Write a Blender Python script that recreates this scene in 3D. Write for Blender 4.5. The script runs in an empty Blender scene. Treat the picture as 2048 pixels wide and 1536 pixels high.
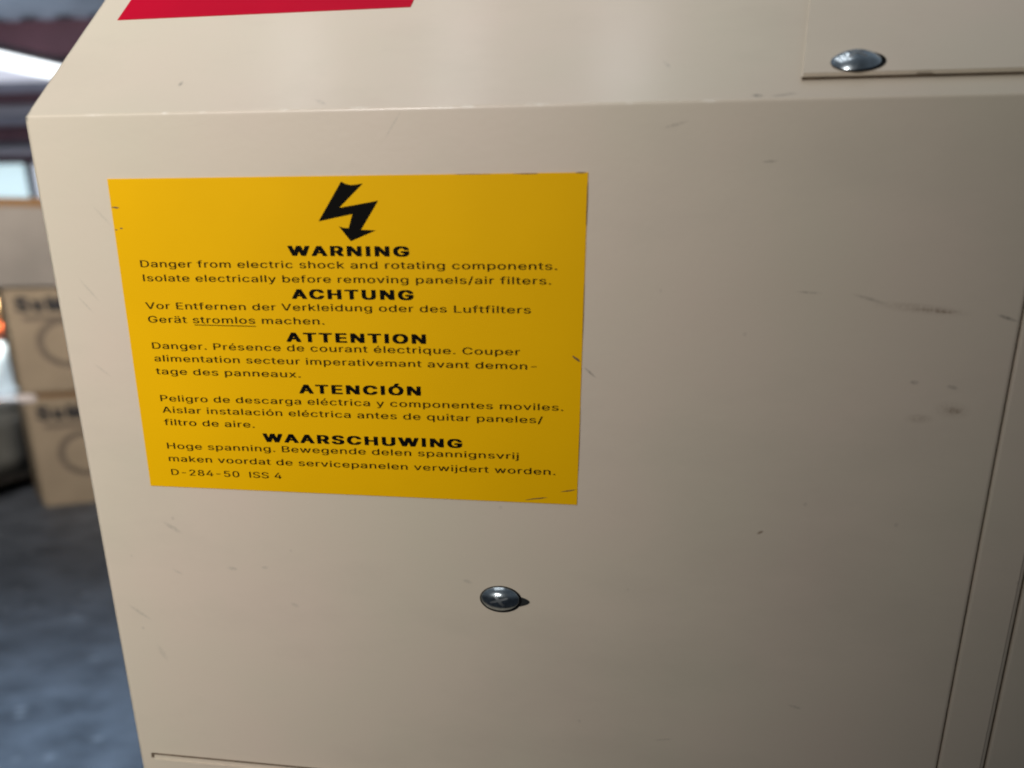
import bpy, bmesh, math, random
from mathutils import Vector, Matrix
random.seed(7)
scene = bpy.context.scene
COL = scene.collection

# ------------------------------------------------------------------ camera
CAM = Vector((0.0, -0.55, 1.25))
PSI, PITCH = 0.2064, 0.4789            # turned to the left, looking down
fw = Vector((-math.sin(PSI) * math.cos(PITCH), math.cos(PSI) * math.cos(PITCH), -math.sin(PITCH)))
rt = Vector((math.cos(PSI), math.sin(PSI), 0))
up = rt.cross(fw)
cd = bpy.data.cameras.new("camera")
cam = bpy.data.objects.new("camera", cd)
COL.objects.link(cam)
cam.matrix_world = Matrix(((rt.x, up.x, -fw.x, CAM.x), (rt.y, up.y, -fw.y, CAM.y),
                           (rt.z, up.z, -fw.z, CAM.z), (0, 0, 0, 1)))
cd.sensor_width = 36.0
cd.lens = 36.0 * 2179.7 / 2048
cd.shift_x = -(1065.69 - 1024) / 2048
cd.shift_y = (1605.1 - 768) / 2048
cd.clip_start, cd.clip_end = 0.02, 300
cd.dof.use_dof = True
cd.dof.focus_distance = 0.575
cd.dof.aperture_fstop = 6.2
scene.camera = cam

# ------------------------------------------------------------------ world, lamps, exposure
world = bpy.data.worlds.new("World")
scene.world = world
world.use_nodes = True
wn, wl = world.node_tree.nodes, world.node_tree.links
bg = wn["Background"]
tc = wn.new("ShaderNodeTexCoord")
sx = wn.new("ShaderNodeSeparateXYZ")
wl.new(tc.outputs["Generated"], sx.inputs[0])
cr = wn.new("ShaderNodeValToRGB")
e = cr.color_ramp.elements
e[0].position, e[0].color = 0.40, (0.03, 0.034, 0.040, 1)
e[1].position, e[1].color = 0.72, (0.225, 0.262, 0.305, 1)
mr = wn.new("ShaderNodeMapRange")
mr.inputs["From Min"].default_value = -1
mr.inputs["From Max"].default_value = 1
wl.new(sx.outputs["Z"], mr.inputs["Value"])
wl.new(mr.outputs[0], cr.inputs[0])
ym = wn.new("ShaderNodeMapRange")          # dims the surrounding light toward the side behind the photographer
ym.inputs["From Min"].default_value = -0.9
ym.inputs["From Max"].default_value = 0.6
ym.inputs["To Min"].default_value = 0.28
ym.inputs["To Max"].default_value = 1.0
wl.new(sx.outputs["Y"], ym.inputs["Value"])
ml = wn.new("ShaderNodeMath")
ml.operation = "MULTIPLY"
ml.inputs[1].default_value = 0.75
wl.new(ym.outputs[0], ml.inputs[0])
wl.new(cr.outputs[0], bg.inputs["Color"])
wl.new(ml.outputs[0], bg.inputs["Strength"])


def area(name, loc, target, size, size_y, power, color, spread=180):
    l = bpy.data.lights.new(name, "AREA")
    l.shape = "RECTANGLE"
    l.size, l.size_y, l.energy, l.color = size, size_y, power, color
    l.spread = math.radians(spread)
    o = bpy.data.objects.new(name, l)
    COL.objects.link(o)
    o.location = loc
    o.rotation_euler = (Vector(target) - Vector(loc)).to_track_quat("-Z", "Y").to_euler()
    return o


sl = bpy.data.lights.new("key_lamp", "SPOT")
sl.energy, sl.color = 760, (1.0, 0.962, 0.925)
sl.shadow_soft_size = 0.12
sl.spot_size, sl.spot_blend = math.radians(76.9), 1.0
so = bpy.data.objects.new("key_lamp", sl)
COL.objects.link(so)
so.location = (-1.077, -2.462, 2.564)
so.rotation_euler = (Vector((-1.446, 0.349, 1.935)) - so.location).to_track_quat("-Z", "Y").to_euler()
area("floor_lamp", (-1.9, 1.3, 2.6), (-1.75, 1.9, 0.0), 0.7, 0.7, 12, (0.40, 0.67, 1.0), 70)
area("drum_fill", (-7.3, 6.6, 3.4), (-7.0, 8.9, 0.5), 0.6, 0.6, 300, (1.0, 0.97, 0.92), 60)  # added light, its source unseen, that brightens the drum
for tx in (-1.46, -0.98, -0.50):        # unseen strip lamps added high above for soft reflections in the sloping sheet
    area("added_strip_lamp", (tx, 0.35, 4.0), (tx, 0.35, 0.0), 0.16, 2.7, 5.5, (0.97, 0.98, 1.0))
area("carton_lamp", (-2.3, 2.6, 2.75), (-3.5, 4.6, 1.55), 0.6, 0.6, 12, (1.0, 0.96, 0.92), 70)
area("roof_fill", (-14.0, 18.0, 0.6), (-14.5, 23.0, 4.9), 3.0, 3.0, 260, (0.86, 0.92, 1.0), 150)  # added uplight, unseen, that brightens the roof and girder

scene.view_settings.view_transform = "Standard"
scene.view_settings.look = "None"
scene.view_settings.exposure = 0
scene.view_settings.gamma = 1
scene.view_settings.use_curve_mapping = False
scene.cycles.filter_width = 2.0

# ------------------------------------------------------------------ materials


def mat(name, color, rough=0.5, metal=0.0, spec=0.5, noise=0.0, nscale=20.0, bump=0.0, bscale=200.0,
        bdist=0.0005, emit=None, estr=0.0, color2=None, detail=4):
    m = bpy.data.materials.new(name)
    m.use_nodes = True
    n, l = m.node_tree.nodes, m.node_tree.links
    b = n["Principled BSDF"]
    b.inputs["Base Color"].default_value = (*color, 1)
    b.inputs["Roughness"].default_value = rough
    b.inputs["Metallic"].default_value = metal
    b.inputs["Specular IOR Level"].default_value = spec
    t = n.new("ShaderNodeTexCoord")
    if noise > 0 or color2:
        nz = n.new("ShaderNodeTexNoise")
        nz.inputs["Scale"].default_value = nscale
        nz.inputs["Detail"].default_value = detail
        l.new(t.outputs["Object"], nz.inputs["Vector"])
        mx = n.new("ShaderNodeMix")
        mx.data_type = "RGBA"
        c2 = color2 or tuple(c * (1 - noise) for c in color)
        mx.inputs["A"].default_value = (*color, 1)
        mx.inputs["B"].default_value = (*c2, 1)
        r = n.new("ShaderNodeMapRange")
        r.inputs["From Min"].default_value = 0.35
        r.inputs["From Max"].default_value = 0.68
        l.new(nz.outputs["Fac"], r.inputs["Value"])
        l.new(r.outputs[0], mx.inputs["Factor"])
        l.new(mx.outputs["Result"], b.inputs["Base Color"])
    if bump > 0:
        nb = n.new("ShaderNodeTexNoise")
        nb.inputs["Scale"].default_value = bscale
        nb.inputs["Detail"].default_value = 3
        l.new(t.outputs["Object"], nb.inputs["Vector"])
        bp = n.new("ShaderNodeBump")
        bp.inputs["Strength"].default_value = bump
        bp.inputs["Distance"].default_value = bdist
        l.new(nb.outputs["Fac"], bp.inputs["Height"])
        l.new(bp.outputs[0], b.inputs["Normal"])
    if emit:
        b.inputs["Emission Color"].default_value = (*emit, 1)
        b.inputs["Emission Strength"].default_value = estr
    return m


CREAM = (0.628, 0.542, 0.428)
CREASE, TH = 1.3011, 0.98545
UPS = Vector((0, math.sin(TH), math.cos(TH)))       # up the sloping face
NRM = Vector((0, -math.cos(TH), math.sin(TH)))      # its outward normal


def slope(u, v, h=0.0):
    return Vector((u, 0, CREASE)) + UPS * v + NRM * h


# scuffs on the enamel: centre (x, z), half length, half width, angle, strength, tint
DARK, BROWN, PALE = (0.16, 0.145, 0.12), (0.17, 0.105, 0.06), (0.36, 0.33, 0.27)
SCUFFS = [
    (-0.3183, 1.1076, .0065, .0016, 28, .55, PALE), (-0.2855, 1.0865, .0035, .0013, 5, .60, PALE),
    (-0.2660, 1.0882, .0024, .0011, 0, .50, PALE), (-0.3193, 1.0829, .0040, .0010, 25, .40, PALE),
    (-0.3470, 1.0573, .0085, .0012, 32, .60, PALE), (-0.3369, 1.0337, .0060, .0022, 60, .35, PALE),
    (-0.2506, 1.0679, .0030, .0014, 20, .45, PALE), (-0.0007, 1.1205, .0020, .0009, -25, .90, BROWN),
    (-0.1507, 1.0871, .0030, .0012, 15, .55, PALE), (-0.3446, 1.2261, .0075, .0008, 48, .45, PALE),
    (-0.3477, 1.2191, .0060, .0007, 46, .45, PALE), (-0.3447, 1.1882, .0060, .0009, 35, .35, PALE),
    (-0.3305, 1.2588, .0070, .0008, 45, .35, PALE), (-0.0873, 1.1925, .0040, .0007, 38, .75, DARK),
    (0.0107, 1.2279, .0060, .0006, 3, .45, DARK), (0.0373, 1.2255, .0085, .0009, 14, .42, DARK),
    (0.0600, 1.2218, .0230, .0024, 5, .26, BROWN), (0.0650, 1.2213, .0120, .0009, 3, .42, BROWN), (0.0690, 1.2206, .0045, .0006, 4, .80, BROWN),
    (0.0962, 1.2185, .0050, .0008, 16, .85, DARK), (0.0795, 1.1800, .0090, .0040, 5, .22, BROWN), (0.0805, 1.1797, .0042, .0017, 5, .55, BROWN),
    (0.0612, 1.1914, .0026, .0011, 0, .45, DARK), (0.0782, 1.1897, .0030, .0011, 10, .50, DARK),
    (0.0659, 1.1758, .0070, .0024, 0, .28, BROWN), (-0.0114, 1.2786, .0036, .0006, -2, .65, DARK),
    (-0.1795, 1.2945, .0075, .0006, -52, .50, PALE), (-0.0528, 1.2926, .0060, .0008, -12, .35, DARK),
    (0.0260, 1.0300, .0040, .0010, 12, .35, DARK), (-0.0420, 1.0050, .0060, .0008, -9, .30, DARK),
]
WORN = (0.80, 0.75, 0.66)
SCUFFS_UP = [(-0.322 + .031 * i + random.uniform(-.012, .012), random.uniform(-.0006, .0006), random.uniform(.002, .009), .0007, 0,
              random.uniform(.35, .9), WORN) for i in range(10)] + [(-0.3630, .0010, .0022, .0030, 0, .9, (0.10, 0.11, 0.12)), (-0.2905, .0246, .0013, .0012, 30, .85, DARK), (-0.0190, .0030, .0028, .0007, 5, .8, DARK),
             (-0.0080, .0032, .0060, .0007, -6, .45, DARK), (-0.2150, .0060, .0040, .0008, 20, .35, DARK),
             (-0.0600, .0290, .0030, .0008, 40, .30, DARK)]


def enamel():
    m = bpy.data.materials.new("cream_enamel")
    m.use_nodes = True
    n, l = m.node_tree.nodes, m.node_tree.links
    b = n["Principled BSDF"]
    b.inputs["Roughness"].default_value = 0.42
    b.inputs["Specular IOR Level"].default_value = 0.42
    t = n.new("ShaderNodeTexCoord")
    # faint blotches of grime and handling, two scales
    nz = n.new("ShaderNodeTexNoise")
    nz.inputs["Scale"].default_value = 9
    nz.inputs["Detail"].default_value = 6
    l.new(t.outputs["Object"], nz.inputs["Vector"])
    ramp = n.new("ShaderNodeValToRGB")
    e = ramp.color_ramp.elements
    e[0].position, e[0].color = 0.33, (CREAM[0] * .965, CREAM[1] * .995, CREAM[2] * .985, 1)
    e[1].position, e[1].color = 0.68, (CREAM[0] * 1.015, CREAM[1] * 0.985, CREAM[2] * 1.01, 1)
    l.new(nz.outputs["Fac"], ramp.inputs[0])
    last = ramp.outputs[0]
    # break-up shared by the scuffs
    nb = n.new("ShaderNodeTexNoise")
    nb.inputs["Scale"].default_value = 700
    nb.inputs["Detail"].default_value = 2
    l.new(t.outputs["Object"], nb.inputs["Vector"])
    br = n.new("ShaderNodeMapRange")
    br.inputs["From Min"].default_value = 0.35
    br.inputs["From Max"].default_value = 0.6
    br.inputs["To Min"].default_value = 0.35
    l.new(nb.outputs["Fac"], br.inputs["Value"])

    def scuff(pos, rot, half, strength, tint, last):
        mp = n.new("ShaderNodeMapping")
        mp.vector_type = "TEXTURE"
        mp.inputs["Location"].default_value = pos
        mp.inputs["Rotation"].default_value = rot
        mp.inputs["Scale"].default_value = half
        l.new(t.outputs["Object"], mp.inputs["Vector"])
        ln = n.new("ShaderNodeVectorMath")
        ln.operation = "LENGTH"
        l.new(mp.outputs[0], ln.inputs[0])
        r = n.new("ShaderNodeMapRange")
        r.interpolation_type = "SMOOTHSTEP"
        r.inputs["From Min"].default_value = 1.15
        r.inputs["From Max"].default_value = 0.25
        r.inputs["To Max"].default_value = strength * 0.88
        l.new(ln.outputs["Value"], r.inputs["Value"])
        mu = n.new("ShaderNodeMath")
        mu.operation = "MULTIPLY"
        l.new(r.outputs[0], mu.inputs[0])
        l.new(br.outputs[0], mu.inputs[1])
        mx = n.new("ShaderNodeMix")
        mx.data_type = "RGBA"
        mx.inputs["B"].default_value = (*tint, 1)
        l.new(mu.outputs[0], mx.inputs["Factor"])
        l.new(last, mx.inputs["A"])
        return mx.outputs["Result"]

    for x, z, a, w, ang, s, tint in SCUFFS:
        last = scuff((x, 0, z), (0, math.radians(ang), 0), (a, .02, w), s, tint, last)
    for u, v, a, w, ang, s, tint in SCUFFS_UP:
        p = slope(u, v)
        last = scuff(p, (0, math.radians(ang), 0), (a, .02, w * 1.2), s, tint, last)
    # broad soft smudges
    sm = n.new("ShaderNodeMapping")
    sm.inputs["Scale"].default_value = (3.5, 3.5, 9.0)
    sm.inputs["Rotation"].default_value = (0, 0.35, 0)
    l.new(t.outputs["Object"], sm.inputs["Vector"])
    sn = n.new("ShaderNodeTexNoise")
    sn.inputs["Scale"].default_value = 1.6
    sn.inputs["Detail"].default_value = 7
    sn.inputs["Roughness"].default_value = 0.62
    l.new(sm.outputs[0], sn.inputs["Vector"])
    sr = n.new("ShaderNodeMapRange")
    sr.inputs["From Min"].default_value = 0.48
    sr.inputs["From Max"].default_value = 0.78
    sr.inputs["To Max"].default_value = 0.24
    l.new(sn.outputs["Fac"], sr.inputs["Value"])
    sx_ = n.new("ShaderNodeMix")
    sx_.data_type = "RGBA"
    sx_.inputs["B"].default_value = (0.33, 0.29, 0.23, 1)
    l.new(sr.outputs[0], sx_.inputs["Factor"])
    l.new(last, sx_.inputs["A"])
    last = sx_.outputs["Result"]
    rr = n.new("ShaderNodeMapRange")       # gloss varies with handling
    rr.inputs["From Min"].default_value = 0.35
    rr.inputs["From Max"].default_value = 0.70
    rr.inputs["To Min"].default_value = 0.34
    rr.inputs["To Max"].default_value = 0.50
    l.new(sn.outputs["Fac"], rr.inputs["Value"])
    l.new(rr.outputs[0], b.inputs["Roughness"])
    b.inputs["Coat Weight"].default_value = 0.22
    b.inputs["Coat Roughness"].default_value = 0.16
    # tiny specks of dirt
    vo = n.new("ShaderNodeTexVoronoi")
    vo.inputs["Scale"].default_value = 42
    l.new(t.outputs["Object"], vo.inputs["Vector"])
    vr = n.new("ShaderNodeMapRange")
    vr.inputs["From Min"].default_value = 0.055
    vr.inputs["From Max"].default_value = 0.025
    vr.inputs["To Max"].default_value = 0.16
    l.new(vo.outputs["Distance"], vr.inputs["Value"])
    vx = n.new("ShaderNodeMix")
    vx.data_type = "RGBA"
    vx.inputs["B"].default_value = (*DARK, 1)
    l.new(vr.outputs[0], vx.inputs["Factor"])
    l.new(last, vx.inputs["A"])
    l.new(vx.outputs["Result"], b.inputs["Base Color"])
    # sheet metal is never quite flat; fine orange peel
    n1 = n.new("ShaderNodeTexNoise")
    n1.inputs["Scale"].default_value = 6
    n1.inputs["Detail"].default_value = 1
    n2 = n.new("ShaderNodeTexNoise")
    n2.inputs["Scale"].default_value = 340
    n2.inputs["Detail"].default_value = 2
    for q in (n1, n2):
        l.new(t.outputs["Object"], q.inputs["Vector"])
    b1 = n.new("ShaderNodeBump")
    b1.inputs["Strength"].default_value = 0.5
    b1.inputs["Distance"].default_value = 0.0022
    b2 = n.new("ShaderNodeBump")
    b2.inputs["Strength"].default_value = 0.42
    b2.inputs["Distance"].default_value = 0.00012
    l.new(n1.outputs["Fac"], b1.inputs["Height"])
    l.new(n2.outputs["Fac"], b2.inputs["Height"])
    l.new(b1.outputs[0], b2.inputs["Normal"])
    l.new(b2.outputs[0], b.inputs["Normal"])
    return m


M_CREAM = enamel()
M_YELLOW = mat("yellow_vinyl", (0.83, 0.455, 0.0), 0.5, spec=0.06, noise=0.05, nscale=14, bump=0.15, bscale=60, bdist=0.0006)
M_RED = mat("red_vinyl", (0.46, 0.0010, 0.022), 0.45, spec=0.02, noise=0.06, nscale=20)
M_BLACK = mat("black_ink", (0.004, 0.0035, 0.003), 0.5, spec=0.03)
M_INK = mat("worn_black_ink", (0.030, 0.017, 0.004), 0.55, spec=0.03, noise=0.5, nscale=300)
M_ZINC = mat("zinc_plated_steel", (0.60, 0.67, 0.71), 0.20, metal=1.0, noise=0.35, nscale=300, bump=0.2, bscale=500, bdist=0.0003)
M_SCREW_SHADE = mat("painted_screw_shade", (0.006, 0.0065, 0.007), 0.8, spec=0.05)  # near-black colour for the shade painted around the screw heads
M_RECESS = mat("recess_steel", (0.24, 0.26, 0.27), 0.5, metal=0.8)
M_CARTON = mat("brown_cardboard", (0.35, 0.265, 0.175), 0.85, spec=0.2, noise=0.18, nscale=5)
M_CARTON2 = mat("greyish_cardboard", (0.29, 0.25, 0.21), 0.8, spec=0.2, noise=0.18, nscale=4)
M_PRINT = mat("carton_print", (0.018, 0.015, 0.015), 0.7, noise=0.2, nscale=30)
M_PRINT2 = mat("carton_print_faded", (0.17, 0.125, 0.085), 0.8, noise=0.2, nscale=30)
M_TAPE = mat("brown_packing_tape", (0.23, 0.12, 0.045), 0.3)
M_FOAM = mat("pink_white_foam", (0.80, 0.70, 0.65), 0.8)
M_WRAP = mat("grey_stretch_film", (0.22, 0.215, 0.19), 0.3, spec=0.5, noise=0.45, nscale=3.5)
M_PALLET = mat("dark_wood", (0.035, 0.028, 0.022), 0.8, noise=0.3, nscale=8)
M_WHITE = mat("pale_blue_plastic", (0.62, 0.72, 0.76), 0.35, noise=0.12, nscale=5)
M_ORANGE = mat("red_orange_plastic", (0.62, 0.12, 0.035), 0.5)
M_PEACH = mat("peach_yellow_plastic", (0.95, 0.58, 0.25), 0.5)
M_MAROON = mat("red_oxide_paint", (0.125, 0.055, 0.068), 0.55, noise=0.25, nscale=1.5)
M_ROOF = mat("grey_blue_roof_sheet", (0.30, 0.35, 0.42), 0.45, noise=0.25, nscale=1.2)
M_CLAD = mat("grey_wall_cladding", (0.30, 0.31, 0.36), 0.6, noise=0.2, nscale=0.8)
M_LIGHT_GREY = mat("pale_grey_paint", (0.46, 0.45, 0.49), 0.6)
M_TUBE = mat("lit_diffuser", (0.9, 0.9, 0.9), 0.4, emit=(0.93, 0.99, 1.0), estr=2.2)
M_SKYL = mat("translucent_roof_sheet", (0.7, 0.7, 0.75), 0.5, emit=(0.80, 0.83, 0.97), estr=0.75)
M_PANE = mat("daylit_glass", (0.5, 0.6, 0.65), 0.2, emit=(0.72, 0.94, 1.0), estr=0.85)
M_PANE2 = mat("daylit_glass_pale", (0.5, 0.6, 0.65), 0.2, emit=(0.86, 0.90, 1.0), estr=0.85)
M_FRAME = mat("grey_window_frame", (0.36, 0.40, 0.43), 0.5)


def floor_mat():
    m = mat("blue_grey_concrete", (0.085, 0.093, 0.105), 0.55, spec=0.35, bump=0.4, bscale=9, bdist=0.01)
    n, l = m.node_tree.nodes, m.node_tree.links
    b = n["Principled BSDF"]
    t = n.new("ShaderNodeTexCoord")
    a = n.new("ShaderNodeTexNoise")
    a.inputs["Scale"].default_value = 5
    a.inputs["Detail"].default_value = 7
    a.inputs["Roughness"].default_value = 0.65
    l.new(t.outputs["Object"], a.inputs["Vector"])
    r = n.new("ShaderNodeValToRGB")
    e = r.color_ramp.elements
    e[0].position, e[0].color = 0.32, (0.050, 0.054, 0.062, 1)
    e[1].position, e[1].color = 0.70, (0.150, 0.160, 0.178, 1)
    l.new(a.outputs["Fac"], r.inputs[0])
    v = n.new("ShaderNodeTexVoronoi")
    v.inputs["Scale"].default_value = 7
    l.new(t.outputs["Object"], v.inputs["Vector"])
    s = n.new("ShaderNodeMapRange")
    s.inputs["From Min"].default_value = 0.16
    s.inputs["From Max"].default_value = 0.05
    s.inputs["To Max"].default_value = 0.35
    l.new(v.outputs["Distance"], s.inputs["Value"])
    x = n.new("ShaderNodeMix")
    x.data_type = "RGBA"
    x.inputs["B"].default_value = (0.42, 0.43, 0.44, 1)
    l.new(s.outputs[0], x.inputs["Factor"])
    l.new(r.outputs[0], x.inputs["A"])
    l.new(x.outputs["Result"], b.inputs["Base Color"])
    return m


# ------------------------------------------------------------------ builders


def finish(name, bm, material, parent=None, smooth=False, normals=True):
    if normals:
        bmesh.ops.recalc_face_normals(bm, faces=bm.faces)
    me = bpy.data.meshes.new(name)
    bm.to_mesh(me)
    bm.free()
    me.materials.append(material)
    if smooth:
        for f in me.polygons:
            f.use_smooth = True
    o = bpy.data.objects.new(name, me)
    COL.objects.link(o)
    if parent:
        hang(o, parent)
    return o


def world_of(o):
    m = o.matrix_basis
    while o.parent:
        o = o.parent
        m = o.matrix_basis @ m
    return m


def hang(o, parent):
    """parent o, leaving it where it is"""
    o.matrix_basis = world_of(parent).inverted() @ o.matrix_basis
    o.parent = parent


def thing(name, label, cat, loc=(0, 0, 0), rz=0.0, group=None):
    o = bpy.data.objects.new(name, None)
    COL.objects.link(o)
    o.empty_display_size = 0.1
    o.location = loc
    o.rotation_euler = (0, 0, rz)
    tag(o, label, cat, group)
    return o


def tag(o, label, cat, group=None):
    o["label"], o["category"] = label, cat
    if group:
        o["group"] = group
    return o


def box_bm(x0, x1, y0, y1, z0, z1, bevel=0.0, seg=2, bm=None):
    own = bm is None
    bm = bm or bmesh.new()
    vs = [bm.verts.new((x, y, z)) for x in (x0, x1) for y in (y0, y1) for z in (z0, z1)]
    for f in ((0, 1, 3, 2), (4, 6, 7, 5), (0, 4, 5, 1), (2, 3, 7, 6), (0, 2, 6, 4), (1, 5, 7, 3)):
        bm.faces.new([vs[i] for i in f])
    if bevel and own:
        bmesh.ops.bevel(bm, geom=bm.edges[:], offset=bevel, segments=seg, affect="EDGES")
    return bm


def local(o, parent):
    """mesh already given in the parent's own frame"""
    o.parent = parent
    return o


# ------------------------------------------------------------------ setting
bm = bmesh.new()
bmesh.ops.create_grid(bm, x_segments=1, y_segments=1, size=60)
floor = finish("floor", bm, floor_mat())
floor["kind"] = "structure"

# corrugated roof, ridges running away from the cabinet's front
bm = bmesh.new()
nx, ox = 740, -44.0
rows = []
for y in (12.0, 26.2):
    rows.append([bm.verts.new((ox + i * 0.09, y, 4.90 + 0.06 * math.sin(i * 0.09 * 2 * math.pi / 0.72))) for i in range(nx)])
for i in range(nx - 1):
    bm.faces.new((rows[0][i], rows[0][i + 1], rows[1][i + 1], rows[1][i]))
ro = finish("ceiling", bm, M_ROOF, smooth=True)
ro["kind"] = "structure"

# translucent roof sheets near the back wall
sk = finish("roof_skylight", box_bm(-44, 22, 26.2, 30.0, 4.86, 4.90), M_SKYL)
tag(sk, "pale lavender translucent roof strip glowing above the red-brown beams at upper left", "skylight")

wall = thing("back_wall", "grey clad end wall of the hall above the bright windows", "wall", (-20, 30.2, 0))
hang(finish("cladding", box_bm(-44, 22, 30.10, 30.25, 3.20, 4.86), M_CLAD), wall)
hang(finish("cladding", box_bm(-44, 22, 30.10, 30.25, 0.0, 1.6), M_CLAD), wall)
r_ = finish("rail", box_bm(-44, 22, 30.0, 30.10, 4.13, 4.35, 0.02), M_LIGHT_GREY)
hang(r_, wall)
r_ = finish("rail", box_bm(-44, 22, 30.0, 30.10, 3.17, 3.40, 0.02), M_LIGHT_GREY)
hang(r_, wall)

win = thing("window", "bright daylit window band with a grey mullion behind the stacked cartons", "window", (-20.5, 30.1, 1.6))
fr = bmesh.new()
for x in (-31.0, -25.6, -20.35, -15.0, -9.6, -4.2):
    box_bm(x - 0.12, x + 0.12, 30.02, 30.14, 1.6, 3.0, bm=fr)
box_bm(-31.12, -4.08, 30.03, 30.13, 1.55, 1.66, bm=fr)
hang(finish("window_frame", fr, M_FRAME), win)
for x0, x1, pm in ((-30.88, -25.72, M_PANE2), (-25.48, -20.47, M_PANE), (-20.23, -15.12, M_PANE2), (-14.88, -9.72, M_PANE), (-9.48, -4.32, M_PANE2)):
    hang(finish("pane", box_bm(x0, x1, 30.09, 30.11, 1.66, 3.0), pm), win)


def ibeam(label, y, z0, z1, depth, x0=-44, x1=22):
    bm = bmesh.new()
    t = 0.045
    hw = depth / 2
    pts = [(-hw, z0), (hw, z0), (hw, z0 + t), (t / 2, z0 + t), (t / 2, z1 - t), (hw, z1 - t), (hw, z1),
           (-hw, z1), (-hw, z1 - t), (-t / 2, z1 - t), (-t / 2, z0 + t), (-hw, z0 + t)]
    a = [bm.verts.new((x0, y + p, z)) for p, z in pts]
    b = [bm.verts.new((x1, y + p, z)) for p, z in pts]
    for i in range(12):
        j = (i + 1) % 12
        bm.faces.new((a[i], a[j], b[j], b[i]))
    bm.faces.new(a)
    bm.faces.new(b[::-1])
    o = finish("steel_beam", bm, M_MAROON)
    return tag(o, label, "beam", "red-brown roof beams")


ibeam("deep red-brown steel girder just under the corrugated roof, biggest of the beams", 22.0, 4.17, 4.85, 0.25)
ibeam("thin red-brown beam right below the glowing roof strip", 29.9, 4.36, 4.60, 0.16)
ibeam("red-brown beam midway between the glowing roof strip and the windows", 29.9, 3.52, 3.87, 0.16)
ibeam("dark red-brown beam resting along the top of the bright windows", 29.9, 3.0, 3.165, 0.16)

lt = thing("ceiling_light", "long bright white strip light slanting under the roof at upper left", "light", (-9.85, 16, 3.3))
hang(finish("housing", box_bm(-10.02, -9.72, 12.2, 21.5, 3.27, 3.36, 0.01), M_LIGHT_GREY), lt)
hang(finish("diffuser", box_bm(-10.0, -9.74, 12.25, 21.45, 3.15, 3.268, 0.03), M_TUBE), lt)

# ------------------------------------------------------------------ cartons at the left


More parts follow.
